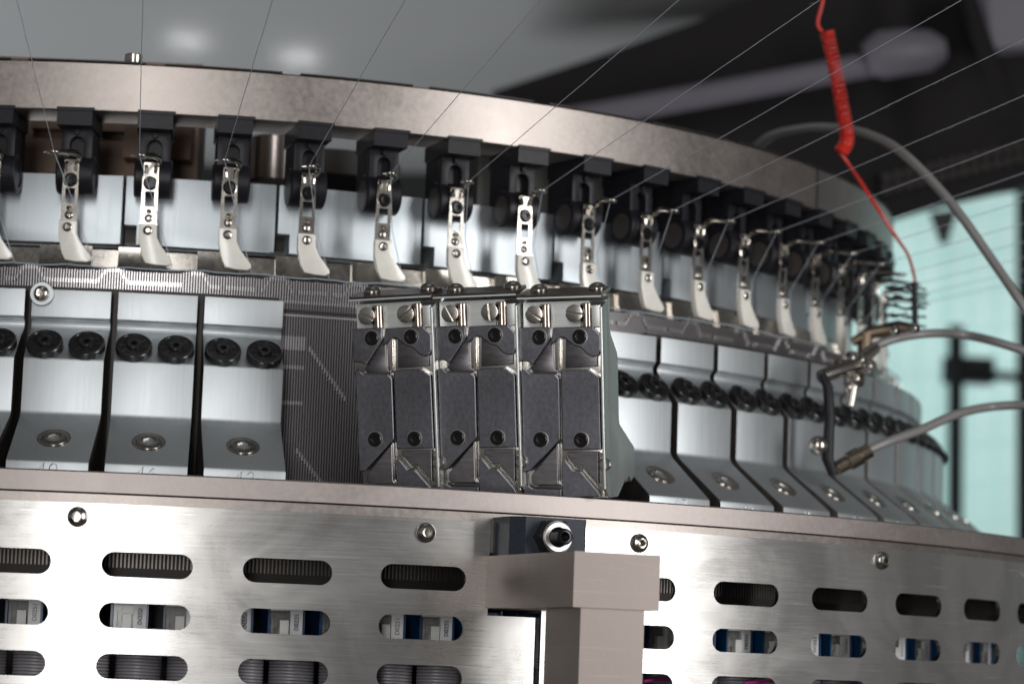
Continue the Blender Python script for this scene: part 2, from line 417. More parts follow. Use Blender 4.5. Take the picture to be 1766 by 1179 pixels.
# ================================================================== YARN FEEDERS
def ord_(n): return ['first', 'second', 'third', 'fourth', 'fifth', 'sixth', 'seventh', 'eighth', 'ninth', 'tenth', 'eleventh', 'twelfth', 'thirteenth', 'fourteenth', 'fifteenth', 'sixteenth', 'seventeenth', 'eighteenth', 'nineteenth', 'twentieth'][n]
fd = empty('yarn_feeder', (0, 0, 0), 0, 'x', 'yarn feeder', 'yarn feeders hanging from the grey ring')
# local origin: r=369 at z=0; y inward
b = B(); b.box(-7, 7, -4.6, 22, 204.9, 210.95, .4); b.box(-7.0, 7.8, -5.2, -4.1, 210.6, 212.0, .1)
b.obj('clamp_cap', BPLAS, fd, .5)
arch = [(2.8*C_(a), 199.3+2.8*S_(a)) for a in [math.pi*k/10 for k in range(11)]]
b = B(); b.prism([(6.2, 186), (6.2, 205.4), (-6.2, 205.4), (-6.2, 186), (-2.8, 186)]+arch[::-1]+[(2.8, 186)], 4.4, 8.4, .3)
b.box(-6.2, 6.2, 8.41, 22, 184, 205.4, .3); b.rings([(1.2, 0), (1.2, 1.2), (1.0, 1.5)], T((0, 4.4, 203.6)), 20)
b.obj('holder', BPLAS, fd, .5)
BZ = 187.0
b = B(); b.rings([(7.2, -7.4), (7.8, -6.8), (7.8, 6.8), (7.2, 7.4), (5.6, 7.4), (5.5, 7.0)], T((0, 8.6, BZ)) @ RZ(math.pi/2), 40)
b.obj('barrel', BPLAS, fd, .5)
b = B(); b.rings([(5.4, 6.9), (5.4, 7.5), (3.2, 7.55)], T((0, 8.6, BZ)) @ RZ(-math.pi/2), 30); b.obj('barrel_cap', CAPD, fd, .5)
b = B()
b.box(-3.6, 2.2, -.3, .5, 186.2, 191.8, .2)
for sx_ in (-1, 1):
    b.box(*sorted((-.8+sx_*3.2, -.8+sx_*1.9)), -.6, .3, 174.3, 180.4, .12)
    b.tube([(-.8+sx_*1.9, -.4, 190.6), (-.8+sx_*1.9, -1.4, 189.4), (-.8+sx_*1.7, -1.2, 187.6)], .75, 10)
b.box(-3.9, 2.3, -.55, .35, 180.41, 186.1, .2)
b.box(-4.0, 2.4, -.5, .4, 166.4, 174.2, .2); b.box(-4.3, 2.7, -1.6, -.4, 166.6, 167.5, .2); b.tube([(-.8, -.9, 172.6), (-.8, -1.3, 172.0)], 1.0, 12)
b.obj('bracket', CHROME, fd, .5)
b = B(); b.rings([(2.9, 0), (2.9, .6), (2.5, .8), (2.3, .5)], T((-.8, -.1, 183.6)), 30); b.obj('screw_collar', SCREW, fd, .5)
socket_screw('screw', 2.3, 1.3, T((-.8, -.7, 183.6)), fd)
button_screw('rivet', 1.7, .9, .5, T((-.8, -.5, 169.6)), fd, CHROME, 18)
arm = [(2.0, -.2, 191.0), (2.6, -1.4, 192.5), (1.9, -5, 193.4), (.2, -8.5, 193.3), (-2.2, -14, 192.2), (-4.2, -18.6, 191)]
b = B(); b.tube(arm, [1.1, 1.25, 1.25, 1.15, 1.0, .8], 10)
b.tube([(-4.6+2.3*C_(a), -20.6+2.3*S_(a), 190.7) for a in [2*math.pi*k/20 for k in range(20)]], .55, 8, True)
b.tube([(-6.4, -21.6, 190.6), (-8.4, -22.4, 190.2)], [.55, .3], 8)
b.obj('eyelet_arm', CHROME, fd, .8)
b = B(); b.tube([(-4.6+1.6*C_(a), -20.6+1.6*S_(a), 190.9) for a in [2*math.pi*k/16 for k in range(16)]], .6, 8, True); b.obj('eyelet', BKNOB, fd, .8)
ft = [(-4.3, 167.2), (2.6, 167.2), (2.9, 162), (4.4, 159), (8.9, 153.4), (9.2, 152), (7.5, 150.9), (3, 151.0), (-1.2, 151.6), (-2.6, 154.2), (-4.2, 160.5)]
b = B(); b.prism(ft, -2.2, .6, .45); b.obj('ceramic_foot', CER, fd, .7)
button_screw('foot_screw', 1.9, .8, .9, T((-.8, -2.2, 164.5)), fd, SCREW, 18)
def ord2(n): return ord_(n) if n < 20 else ['twenty-first', 'twenty-second', 'twenty-third', 'twenty-fourth', 'twenty-fifth', 'twenty-sixth', 'twenty-seventh'][n-20]
NF = 19; feeders = []
extra = {0: 'cut off by the left edge of the photo', 1: 'just right of the frame edge', 2: 'with its yarn rising straight up', 3: 'in front of the creamy dial block', 4: 'with a pale gap right beside it',
         5: 'its end cap showing on the left', 6: 'above the first loose cam block', 7: 'above the middle loose cam block', 8: 'above the last loose cam block'}
for i in range(NF):
    t = -.122+PF*(i-1)
    f = fd if i == 0 else copy_tree(fd)
    f.location = Vector(at(369, t, 0))*MM; f.rotation_euler[2] = t+random.uniform(-.035, .035)
    f['label'] = '%s yarn feeder from the left, %s' % (ord_(i), extra.get(i, 'black, on the blurred right part of the ring'))
    feeders.append((i, t))

# yarns
yl = ['thin yarn running up from the first whole feeder at the left edge', 'thin yarn rising straight up beside the ring bolt']
for i, t in feeders:
    E_ = Vector(at(369, t, 0))+RZ(t) @ Vector((-4.6, -20.6, 190.9))
    Q = Vector(at(925, t+.02, 325)); F_ = Vector(at(369, t, 0))+RZ(t) @ Vector((2.6, -2.4, 171)); N_ = Vector(at(369, t, 0))+RZ(t) @ Vector((9.5, 1, 150.5))
    if i == 0: Q = E_+(Q-E_)*.2
    pts = []
    n = 40
    for k in range(n+1):
        s = k/n; p = Q.lerp(E_, s); pts.append(p+Vector((random.uniform(-1, 1), 0, random.uniform(-1, 1)))*.12*min(1, 6*(1-s)))
    pts += [E_.lerp(F_, s/6) for s in range(1, 7)]+[F_.lerp(N_, s/4) for s in range(1, 5)]
    b = B(); b.tube(pts, .15, 5)
    # fine fibres standing off the yarn
    for k in range(55):
        s = random.uniform(.0, .8); p = Q.lerp(E_, s); d = Vector((random.uniform(-1, 1), random.uniform(-1, 1), random.uniform(-1, 1)))
        b.tube([p, p+d*.6+(E_-Q).normalized()*.8, p+d*.8+(E_-Q).normalized()*2.2], .03, 3)
    o = b.obj('yarn', YARN, None, 0)
    tag(o, 'thin taut grey yarn threaded through the eyelet of the %s yarn feeder from the left' % ord_(i), 'yarn', 'yarns running down to the feeders')

# ================================================================== CAM BLOCKS
PB = .0854; TB = -.1511
HW = 15.25
# profile in (y, z): local origin r=388.8 at floor z=59.2, y inward (r = 388.8 - y)
prof = [(0, 78.0), (0, 67.4), (.5, 66.6), (1.6, 65.8), (2.0, 64.4), (1.6, 62.9), (.3, 61.6), (-.8, 60.7), (-2.6, 59.3), (-11.0, 50.2), (-11.3, 49.4), (-11.3, 30.2), (-11.4, 29.4), (-11.75, 28.6), (-12.3, 27.8), (-13.1, 27.0), (-14.1, 26.2), (-36.4, 10.0), (-37.2, 9.2), (-37.5, 8.4), (-37.5, 0.02), (6.5, 0.02), (6.5, 78.0)]
cb = empty('cam_block', (0, 0, 0), 0, 'x', 'cam block', 'bright aluminium cam blocks fixed round the cylinder')
b = B(); b.prism(prof, -HW, HW, .22, axis='x'); o = b.obj('body', ALU, cb, .35)
o.data.materials.append(mat('dark_block_side', (.20, .19, .18), 1, .45, .15, (200, 200, 200), .05))  # darker material for the side faces of the block
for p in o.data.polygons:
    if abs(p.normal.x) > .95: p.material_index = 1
# side fill darker face is the same body; knobs on the shelf
shelf_n = Vector((0, -(59.3-50.2), -(-2.6+11.0))).normalized()   # outward-up normal
shelf_n = Vector((0, -9.1, 8.4)).normalized()
def orient(normal, P, extra=0):
    # maps local -y axis (screw axis) to 'normal'
    yv = -Vector(normal).normalized(); xv = Vector((1, 0, 0)); xv = (xv-yv*xv.dot(yv)).normalized(); zv = xv.cross(yv)
    m = Matrix.Identity(4)
    for i in range(3): m[i][0] = xv[i]; m[i][1] = yv[i]; m[i][2] = zv[i]
    m.translation = Vector(P); return m @ RY(extra)
for sx_ in (-8.0, 8.0):
    mk = orient(shelf_n, (sx_, -7.0, 54.9), .3*sx_)
    b = B(); b.rings([(6.6, -.2), (7.0, .3), (7.0, 2.5), (6.7, 2.9), (5.9, 3.0), (5.7, 2.7), (3.0, 2.7), (2.8, 3.5), (2.3, 3.8), (hexr(1.4), 3.8), (hexr(1.4), 2)], mk, 36)
    for k in range(26):
        a = 2*math.pi*k/26; b.box(3.3, 5.6, -3.0, -2.6, -.13, .13, 0, mk @ RY(a))
    kn = b.obj('dial_knob', BKNOB, cb, .5)
slope_n = Vector((0, -16.2, 22.3)).normalized()
ms = orient(slope_n, (0, -24.4, 18.8), .5)
b = B(); b.rings([(6.4, .0), (6.35, .12), (5.6, .15), (5.3, .05), (5.2, .35), (4.9, .55), (3.0, .62), (2.6, .55), (hexr(2.3), .5), (hexr(2.2), -1.2)], ms, 36, cap0=False); b.obj('slope_screw', SCREW, cb, .5)
# small round reflections come from brass pin heads in the groove
DIG = {'0': [[(0, .3), (.15, .05), (.4, 0), (.6, .2), (.65, .6), (.5, .95), (.25, 1), (.05, .8), (0, .3)]], '1': [[(.1, .6), (.42, 1), (.42, 0)]], '2': [[(.05, .8), (.25, 1), (.5, .9), (.55, .65), (0, 0), (.6, 0)]],
       '3': [[(.05, .9), (.3, 1), (.5, .8), (.3, .55), (.55, .3), (.35, 0), (0, .1)]], '4': [[(.62, .3), (0, .3), (.45, 1), (.45, 0)]], '5': [[(.5, 1), (.1, 1), (.05, .6), (.4, .6), (.55, .3), (.35, 0), (0, .05)]],
       '6': [[(.5, .95), (.2, .8), (0, .35), (.2, 0), (.5, .1), (.5, .4), (.2, .5), (.03, .35)]], '7': [[(0, 1), (.6, 1), (.2, 0)]], '8': [[(.3, .55), (.05, .78), (.3, 1), (.52, .78), (.3, .55), (.02, .28), (.3, 0), (.58, .28), (.3, .55)]],
       '9': [[(.1, 0), (.45, .3), (.6, .7), (.4, 1), (.1, .9), (.05, .6), (.3, .5), (.55, .6)]]}
def number(txt, parent, y, z0, h):
    b = B(); b2 = B(); x = -len(txt)*h*.42
    for ch in txt:
        for st in DIG[ch]:
            b.tube([(x+p[0]*h+.12*p[1]*h, y-.02, z0+p[1]*h) for p in st], .17, 5)
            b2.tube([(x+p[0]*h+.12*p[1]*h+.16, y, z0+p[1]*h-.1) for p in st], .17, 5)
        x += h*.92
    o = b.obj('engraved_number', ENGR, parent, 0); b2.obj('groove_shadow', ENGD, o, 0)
nums = []
for i in range(-1, 24):
    if 3 <= i < 7: continue
    t = TB+PB*(i+.5)
    c = cb if i == -1 else copy_tree(cb)
    c.location = Vector(at(388.8, t, 59.2))*MM; c.rotation_euler[2] = t
    num = 40+i
    c['label'] = ['bright cam block at the left edge, mostly outside the frame'][0] if i == -1 else ('bright aluminium cam block engraved %d, two black dial knobs on its shelf' % num if i < 3 else '%s cam block to the right of the loose dark blocks, grey with black knobs' % ord_(i-7))
    nums.append((c, num))
for c, num in nums:
    number(str(num), c, -37.5, 4.0, 4.5)
# round washer screw on the seam left of block 40
ws = empty('washer_screw', (0, 0, 0), 0, 'button head screw with a wide bright washer on the seam beside block 40', 'screw')
mw = T(at(389.6, -.1375, 135.2)) @ RZ(-.1375)
b = B(); b.rings([(4.6, 0), (4.6, .8), (4.4, 1.0), (3, 1.0), (3, .1)], mw, 40); b.obj('washer', ALU, ws, .5)
button_screw('screw_head', 3.1, 2.6, 1.3, mw @ T((0, -.9, 0)), ws, CHROME, 36)
# brass reflections: round head pins in the upper groove (one per block, blurred)

# ================================================================== LOOSE CAM BLOCKS (sharp foreground)
def cc(p, keep=1.0):
    u, z = p; uL = -4.7+(75-z)*.05
    return ((u-uL)*31.2/33.0, z)
def P_(pts): return [cc(p) for p in pts]
lb = empty('loose_cam_block', (0, 0, 0), 0, 'x', 'cam block', 'loose cam blocks standing on the bed ring with their cams outward')
WD = 31.2
# body: side profile (y depth, z), hollow front
pr1 = [(8, .2), (20, .2), (27, 3.2), (33, 6.2), (34.5, 5), (40, 7.6), (43, 5.2), (50, 7.5), (50, 17), (49.4, 18.2), (25.6, 27.2), (24.8, 28.6), (24.5, 30), (24.5, 52.4), (23.6, 54.2), (14.2, 60.5), (13, 62), (12.4, 66), (13, 68), (13, 75.2), (8, 73.2)]
b = B(); b.prism(pr1, 0, WD, .25, axis='x'); b.obj('body', BODY, lb, .35)
# side cheek on the right reaching forward, bright front edge
pr2 = [(.3, 3.6), (4.5, 1.2), (8, .3), (8, 73.0), (.3, 70.4)]
b = B(); b.prism(pr2, WD-1.0, WD-.01, .15, axis='x'); b.obj('side_cheek', BODY, lb, .35)
b = B(); b.prism([(2.6, 63.2), (8, 63.2), (8, 73.1), (2.6, 71.2)], WD-5.6, WD-1.01, .15, axis='x'); b.obj('pillar', BODY, lb, .35)
b = B(); b.box(.2, WD-5.7, 4.5, 8.0, 62.6, 73.0, .1); b.box(4.4, 4.9, 4.2, 4.5, 69, 72.6); b.box(8.6, 9.0, 4.2, 4.5, 63, 72.6); b.box(21.8, 22.2, 4.2, 4.5, 69, 72.6)
b.obj('back_wall', BODY, lb, .35)
# cover plate leaning up to the back, with domed screws
mc = T((0, -.8, 73.0)) @ RX(math.radians(11))
b = B(); b.box(-.6, WD+.2, -.4, 15.4, 1.2, 2.6, .2, mc); b.obj('cover_plate', mat('oiled_cover_steel', (.22, .19, .175), 1, .32, .15, (200, 200, 200), .06), lb, .4)
b = B(); b.box(-.6, WD+.2, -.95, -.45, .9, 2.3, .12, T((0, -.8, 73.0)) @ RX(math.radians(-9))); b.obj('cover_lip', ALU, lb, .4)
for sx_ in (5.6, WD-3.4):
    b = B(); b.rings([(3.2, 0), (3.3, .5), (3.0, 1.3), (2.2, 2.1), (1.2, 2.5), (hexr(.9), 2.4), (hexr(.9), 1.2)], mc @ T((sx_, 9.0, 2.61)) @ RX(-math.pi/2), 30)
    b.obj('cover_screw', SCREW, lb, .5)
# pins
for x0 in (9.0, 24.6):
    b = B(); b.rings([(2.3, 0), (2.3, 8.8), (2.0, 9.0)], T((x0, 3.4, 63.0)) @ RX(-math.pi/2), 24); b.obj('pin', mat('pin_steel', (.42, .36, .31), 1, .2), lb, .6)
# slotted screws
rots = [.5, -.6]
def slotted(name, r, M, parent, ang):
    b = B(); M2 = M @ RY(ang)
    g = .32
    for s in (-1, 1):
        pts = [(r*C_(a), r*S_(a)) for a in [math.pi*k/16 for k in range(17)] if r*S_(a) >= g]
        pts = [(math.sqrt(r*r-g*g), g)]+pts+[(-math.sqrt(r*r-g*g), g)]
        pts = [(x, z*s) for x, z in pts]
        b.prism(pts, -1.6, 0, .14, M2)
    b.rings([(r*.97, -.5), (r*.97, .8)], M2, 32)
    return b.obj(name, SCREW, parent, .5)
slot_scr = [slotted('slotted_screw', 3.25, T((x, 1.6, 68.3)), lb, a) for x, a in ((5.3, .45), (20.6, -.75))]
# sub plate behind cams (lower level)
b = B(); b.prism(P_([(-4.4, 63), (28.6, 63), (28.9, 46), (-3.4, 46)]), 3.2, 6.5, .1); b.prism(P_([(-3.2, 46.5), (29.4, 46.5), (30.6, .6), (-.8, .6)]), 4.2, 6.6, .1)
b.obj('back_plate', CHAN, lb, .4)
b = B(); b.prism(P_([(.2, 48.6), (8.2, 59), (9.2, 58), (9.4, 50), (10.8, 46.9), (1.2, 47.2)]), 1.4, 3.3, .25)
b.prism(P_([(14.1, 60.4), (26.8, 60.4), (27.0, 48.6), (14.2, 48.3)]), 1.2, 3.3, .2); b.obj('inner_plate', CAMLOW, lb, .4)
b = B(); b.prism(P_([(9.6, 58.6), (11.6, 61), (11.9, 46.5), (10.4, 48.2)]), .9, 3.3, .4); b.obj('slot_wall', CHAN, lb, .4)
def cam(poly, holes, name='cam_plate', m=CAMST, y0=0., y1=3.6, bev=.4, parent=lb):
    b = B(); b.prism(P_(poly), y0, y1, bev); o = b.obj(name, m, parent, 0)
    for h in holes:
        u, z = cc(h)
        b = B(); b.rings([(3.05, -.02), (3.05, .10), (2.75, .13), (2.62, .02)], T((u, y0, z)), 32, cap0=False, cap1=False); b.obj('countersink', CHROME, o, .6)
        socket_screw('socket_screw', 2.58, .22, T((u, y0-.02, z)), o)
    return o
cam([(-4.57, 63.7), (8.1, 63.7), (7.8, 61), (8.2, 59.2), (1.28, 49.95), (-.65, 50.96), (-4.0, 51.27)], [(3.77, 59.87)])
cam([(9.3, 63.3), (24.8, 63.35), (28.2, 60.1), (28.4, 54.4), (27.3, 52.4), (25, 52.1), (23.1, 53.1), (20.5, 55.7), (18, 56.4), (16.3, 57.6), (13.7, 59.4), (12, 59.6), (8.36, 56.8), (8.3, 58.4), (9.2, 62)], [(19.93, 59.7)])
cam([(-3.4, 47.9), (-1.4, 47.9), (.35, 46.67), (8.7, 46.3), (10.4, 46.1), (12.0, 44.6), (12.2, 44.2), (13.2, 21.9), (1.25, 10.7), (-1.3, 10.2), (-2.7, 39)], [(5.33, 22.2)])
cam([(12.7, 47.4), (23.7, 47.5), (25.4, 46.7), (28.2, 44.8), (29.6, 18), (14.2, 18.1)], [(21.6, 21.8)])
cam([(12.0, 20.6), (12.6, 6.7), (13.8, 5.2), (3.1, 5.3), (1.7, 6.4), (1.7, 9.2)], [], 'inner_cam', CAMLOW, .9, 3.8)
cam([(-1.4, 5.4), (.6, 5.4), (2.7, 4.2), (14.2, 3.7), (14.2, .9), (-1.0, .9)], [], 'foot_strip', CAMST, .3, 3.8)
cam([(15.9, 17.4), (28.3, 17.4), (28.7, 5.6), (22.3, 12.4), (19.6, 12.3), (16.2, 16.2)], [], 'zigzag_cam', CAMLOW, .7, 3.8, .2)
cam([(13.9, 14.2), (15.2, 14.4), (18.6, 10.4), (21.5, 10.3), (28.2, 3.4), (29.9, .9), (14.6, .9)], [], 'foot_cam', CAMST, .3, 3.8, .25)
zz = [(14.0, 15.5), (15.6, 15.4), (19.1, 11.35), (21.9, 11.3), (28.6, 4.3), (30.2, 1.6)]
b = B()
for off, rr in ((.55, .26), (-.45, .3)):
    b.tube([(cc(p)[0]+off*.6, .9, cc(p)[1]+off*.7) for p in zz], rr, 6)
b.obj('zigzag_rail', CHAN, lb, .6)
b = B()
for k in range(7): b.box(cc((28.6, 17))[0], cc((29.9, 17))[0], 1.2+.3*(k % 2), 4, 3.2+k*2.0, 5.0+k*2.0, .1)
b.obj('spacer_column', SCREW, lb, .4)
b = B(); b.rings([(2.3, 0), (2.3, 1.0), (1.9, 1.3)], T((WD-.4, 2.2, 12.6)), 24); b.obj('edge_screw', SCREW, lb, .5)
b = B(); b.rings([(2.4, 0), (2.6, 1.5), (2.2, 2.2)], T((WD*.5+8, 18.5, 58.5)) @ RX(math.radians(200)), 24); b.obj('rear_knob', BKNOB, lb, .5)
# place the three
def sp3(x, y, t, z): P = atd(x, y, t); return (P.x, P.y, z)
spots = [(sp3(621, 846, 1012, 59.3), -.052, 0, 0, 'loose cam block leftmost of three, next to the grooved needle cylinder'),
         (sp3(761, 856, 1006, 60.6), -.040, 0, 0, 'middle loose cam block with a bright vertical screw slot, between two others'),
         (sp3(903, 858, 1000, 60.6), -.030, 0, 0, 'rightmost loose cam block of three, its pale side wall showing')]
for i, (p, lean, dy, _, lab) in enumerate(spots):
    o = lb if i == 0 else copy_tree(lb)
    o['label'] = lab
    yaw = math.radians(-22.5)
    m = T(p) @ RZ(yaw) @ RY(lean) @ RX(math.radians(6))
    m.translation = Vector(p)*MM
    o.matrix_world = m
    sc = [c for c in o.children if c.name.startswith('slotted_screw')]
    for c, a in zip(sorted(sc, key=lambda c: c.name), [(.0, .0), (.62, -.9), (.1, .85)][i]):
        ctr = Vector((5.3, 1.6, 68.3)) if c is sc[0] else Vector((20.6, 1.6, 68.3))
        if a: c.matrix_local = T(ctr*MM) @ RY(a) @ T(-ctr*MM)

# ================================================================== GUARD PLATES
RP = 475.9; TH = 1.6
SL, SR = 15.9, 4.35   # slot half length, radius
def guard(name, t_c0, ncell, t_left, t_right, ztop, rows, label, notch=None):
    g = empty(name, (0, 0, 0), 0, label, 'guard plate', 'perforated stainless guard plates below the bed ring')
    bm = B(); PT = .1037; cw = PT*RP; rowp = 17.7
    L = SL-SR
    ang = [math.radians(a) for a in (135, 120, 105)]
    top = [(-L+SR*C_(a), SR*S_(a)) for a in ang]+[(-L+2*L*k/10, SR) for k in range(11)]+[(L+SR*C_(a), SR*S_(a)) for a in reversed([math.radians(q) for q in (45, 60, 75)])]
    nt = len(top); xs = [-cw/2+cw*k/(nt-1) for k in range(nt)]
    side_a = [math.radians(a) for a in (33.75, 22.5, 11.25, 0, -11.25, -22.5, -33.75)]
    side_z = [rowp/2-(k+1)*rowp/8 for k in range(7)]
    def V(s, z): return bm.bm.verts.new(at(RP, s/RP, z))
    def quad(a, b, c, d):
        try: bm.bm.faces.new((a, b, c, d))
        except ValueError: pass
    for ci in range(ncell):
        s0 = (t_c0+PT*ci)*RP
        for rz in rows:
            inn = [V(s0+x, rz+z) for x, z in top]+[V(s0+L+SR*C_(a), rz+SR*S_(a)) for a in side_a]+[V(s0+x, rz-z) for x, z in reversed(top)]+[V(s0-L-SR*C_(a), rz+SR*S_(a)) for a in reversed(side_a)]
            out = [V(s0+x, rz+rowp/2) for x in xs]+[V(s0+cw/2, rz+z) for z in side_z]+[V(s0+x, rz-rowp/2) for x in reversed(xs)]+[V(s0-cw/2, rz+z) for z in reversed(side_z)]
            n = len(inn)
            for k in range(n): quad(out[k], out[(k+1) % n], inn[(k+1) % n], inn[k])
        zr = [rows[0]+rowp/2, ztop]
        for k in range(nt-1): quad(V(s0+xs[k], zr[0]), V(s0+xs[k+1], zr[0]), V(s0+xs[k+1], zr[1]), V(s0+xs[k], zr[1]))
    def strip(ta, tb, zs, n=6):
        for j in range(n):
            a, b_ = ta+(tb-ta)*j/n, ta+(tb-ta)*(j+1)/n
            for k in range(len(zs)-1): quad(V(a*RP, zs[k]), V(b_*RP, zs[k]), V(b_*RP, zs[k+1]), V(a*RP, zs[k+1]))
    zs = [ztop, rows[0]+rowp/2]
    for rz in rows: zs += [rz+z for z in side_z]+[rz-rowp/2]
    le = t_c0-PT/2; re = t_c0+PT*(ncell-.5)
    if t_left < le: strip(t_left, le, zs)
    if t_right > re: strip(re, t_right, zs)
    if notch:
        zn = [notch[1]]+[z for z in zs if z < notch[1]]; strip(max(re, t_right), notch[0], zn)
    bmesh.ops.remove_doubles(bm.bm, verts=bm.bm.verts, dist=.003)
    # smooth cylinder normals come from solid sheet
    fs = list(bm.bm.faces)
    r = bmesh.ops.extrude_face_region(bm.bm, geom=fs)
    for v in [v for v in r['geom'] if isinstance(v, bmesh.types.BMVert)]:
        q = Vector((v.co.x, v.co.y)); k = (q.length-TH)/q.length; v.co.x *= k; v.co.y *= k
    bm.obj('sheet', PLATE, g, .5)
    return g
rows = [29.9, 12.2, -5.5, -23.2]
gl = guard('guard_plate', .0886-.1037*3, 5, -.30, .2412, 50.9, rows, 'brushed stainless guard plate at lower left with rows of oblong slots', (.2835, 17.4))
grr = guard('guard_plate', .373, 9, .2885, 1.33, 51.4, rows, 'brushed stainless guard plate at lower right of the post, slots narrowing away')
for g, ts in ((gl, (-.0677, .1926)), (grr, (.3714, .631, .892))):
    for t in ts:
        button_screw('screw', 3.55, 2.5, 1.45, T(at(RP, t, 45.9 if g is gl else 46.5)) @ RZ(t), g, SCREW, 36)

# ================================================================== THINGS BEHIND THE SLOTS
jf = empty('jack_ring', (0, 0, 0), 0, 'dark comb of close upright steel jacks seen through the top slots', 'jack ring')
b = B(); t = -.32
while t < 1.2:
    stem(450, t, 29.6, 34.8, .0013, 3, b); stem(447+1.5*S_(t*31), t, 21.5, 28.2, .0016, 3, b); t += .0031
b.obj('jack_fins', mat('jack_steel', (.16, .145, .135), 1, .40), jf, 0)
b = B(); b.revolve([(449, 19), (449, 38), (440, 38), (440, 19)], -.34, 1.3, 150, caps=False); b.obj('ring_core', DARK, jf, .4)

act = empty('selector_module', (0, 0, 0), 0, 'x', 'selector module', 'selector modules in a row behind the middle slots')
# local origin at r=462, z=0
b = B(); b.box(-4.9, -4.1, 0, 26, -1.5, 19.4); b.box(7.6, 8.4, 0, 26, -1.5, 19.4); b.box(-4.1, 7.6, 3.0, 26, -1.5, 18.7); b.box(-4.1, 7.6, 1, 3, 17.6, 18.7); b.obj('housing', BLUE, act, .4)
b = B(); b.box(3.2, 7.6, .6, 3.0, -1, 17.6, .1); b.box(-4.1, 3.2, .6, 3.0, 16.3, 17.6, .1); b.obj('label_plate', LABEL, act, .4)
b = B(); b.box(-4.0, 3.1, 1.8, 3.0, 3, 16.2, .2); b.box(-3.6, -2.6, .6, 2, 5, 15.6, .2); b.box(-3.3, -.8, .5, 2, 14.2, 15.6, .2); b.box(-2.4, -.9, .8, 2, 10, 12.6, .2); b.obj('connector', CONN, act, .4)
b = B(); b.box(-.6, 2.6, -.4, 2, 8.0, 12.9, .4)
b.obj('plug', CONW, act, .4)
def small_text(txt, size, M, name, material, parent):
    c = bpy.data.curves.new(name, 'FONT'); c.body = txt; c.size = size; c.extrude = .00002; c.align_x = 'CENTER'; c.align_y = 'CENTER'
    o = bpy.data.objects.new(name, c); scene.collection.objects.link(o)
    me = bpy.data.meshes.new_from_object(o); bpy.data.objects.remove(o); me.materials.append(material); me.name = name
    o = bpy.data.objects.new(name, me); scene.collection.objects.link(o); o.parent = parent; o.matrix_local = M; return o
rc = empty('ribbon_cable', (0, 0, 0), 0, 'x', 'ribbon cable', 'grey ribbon cables behind the lower slots')
b = B()
for k in range(22):
    z = 2.4-k*1.15
    b.tube([(-7.6, 9, z), (-6.6, 4.2, z+.1), (-4, 1.6, z+.2), (0, .9, z+.2), (3.5, 1.4, z+.1), (6.3, 3.4, z), (7.6, 7.5, z)], .62, 6)
b.obj('wires', RIB, rc, .8)
PA = .0402
for i in range(-6, 20):
    t = .098+PA*i-.0085
    a = act if i == -6 else copy_tree(act)
    a.location = Vector(at(462, t, 0))*MM; a.rotation_euler[2] = t
    ordn = i+6
    c = rc if i == -6 else copy_tree(rc)
    c.location = Vector(at(462, t+.012, 0))*MM; c.rotation_euler[2] = t+.012
    a['label'] = '%s blue selector module from the left, behind the middle row of slots' % ord2(ordn)
    c['label'] = '%s grey ribbon cable from the left, behind the lower row of slots' % ord2(ordn)
    if i < 14:
        small_text(random.choice(['10325', 'D0251', 'N312', '00325', 'D0312']), .0023, T(Vector((5.5, .5, 12.4))*MM) @ RX(math.pi/2) @ RZ(math.pi/2), 'serial_number', INK, a)
for t0, t1, zz_ in ((.39, .43, 1.2), (.49, .56, .2), (.60, .66, -.2)):
    b = B(); b.tube([at(468, t0+(t1-t0)*k/12, -3.4-zz_*.6+1.1*S_(k/12*3)) for k in range(13)], .6, 8)
    tag(b.obj('magenta_wire', MAG), 'magenta wire seen through the %s lower slot right of the post' % ('first' if t0 < .4 else 'second' if t0 < .5 else 'third'), 'wire', 'magenta wires behind the right guard plate')

# ================================================================== SUPPORT POST with BAR, SENSOR HOUSING
TBAR = .272
def bart(P): return P
sp = empty('support_post', at(475, TBAR, -60), TBAR, 'square grey metal post with a thick bar on top reaching in to the bed ring', 'support post')
# local: y = 475 - r ; z local = z+60
b = B(); b.box(-14.3, 17.6, -78, 14, 80.0, 98.7, .5); b.obj('bar', BARM, sp, .4)
b = B(); b.box(-11.0, 12.6, -77.2, -48, 0, 79.97, .5); b.obj('post', BARM, sp, .4)
se = empty('sensor_housing', at(475, TBAR, 0), TBAR, 'dark blue grey cast housing with hex nut, on the grey bar', 'sensor housing')
oct_ = [(-11.5, 8), (-11.5, -14), (-7.5, -19.5), (15.5, -19.5), (16.4, -18.6), (16.4, 8)]
b = B()
va = [b.bm.verts.new((x, y, 38.8)) for x, y in oct_]; vb = [b.bm.verts.new((x, y, 52.8)) for x, y in oct_]
f = [b.bm.faces.new(va[::-1]), b.bm.faces.new(vb)]
for k in range(6): f.append(b.bm.faces.new((va[k], va[(k+1) % 6], vb[(k+1) % 6], vb[k])))
b._fin(va+vb, f, .7, None)
b.obj('housing', SENS, se, .5)
mnut = T((2.2, -19.5, 45.6))
b = B(); b.rings([(hexr(6.8), 0), (hexr(6.8), 5.6), (5.7, 6.5), (4.0, 6.5), (3.6, 6.2), (3.6, 2)], mnut, 48); b.obj('hex_nut', mat('nut_dark_steel', (.18, .17, .17), 1, .3), se, .4)
b = B(); b.rings([(5.35, 6.5), (5.35, 7.2), (5.1, 7.4), (3.7, 7.4), (3.6, 6.9), (3.6, 6.5)], mnut, 48, cap0=False, cap1=False); b.obj('washer_face', mat('nut_face', (.80, .80, .79), 1, .42), se, .4)
b = B(); rs = [(2.9, 0)]
for k in range(14): rs += [(3.0, 6+k*.5), (2.6, 6.25+k*.5)]
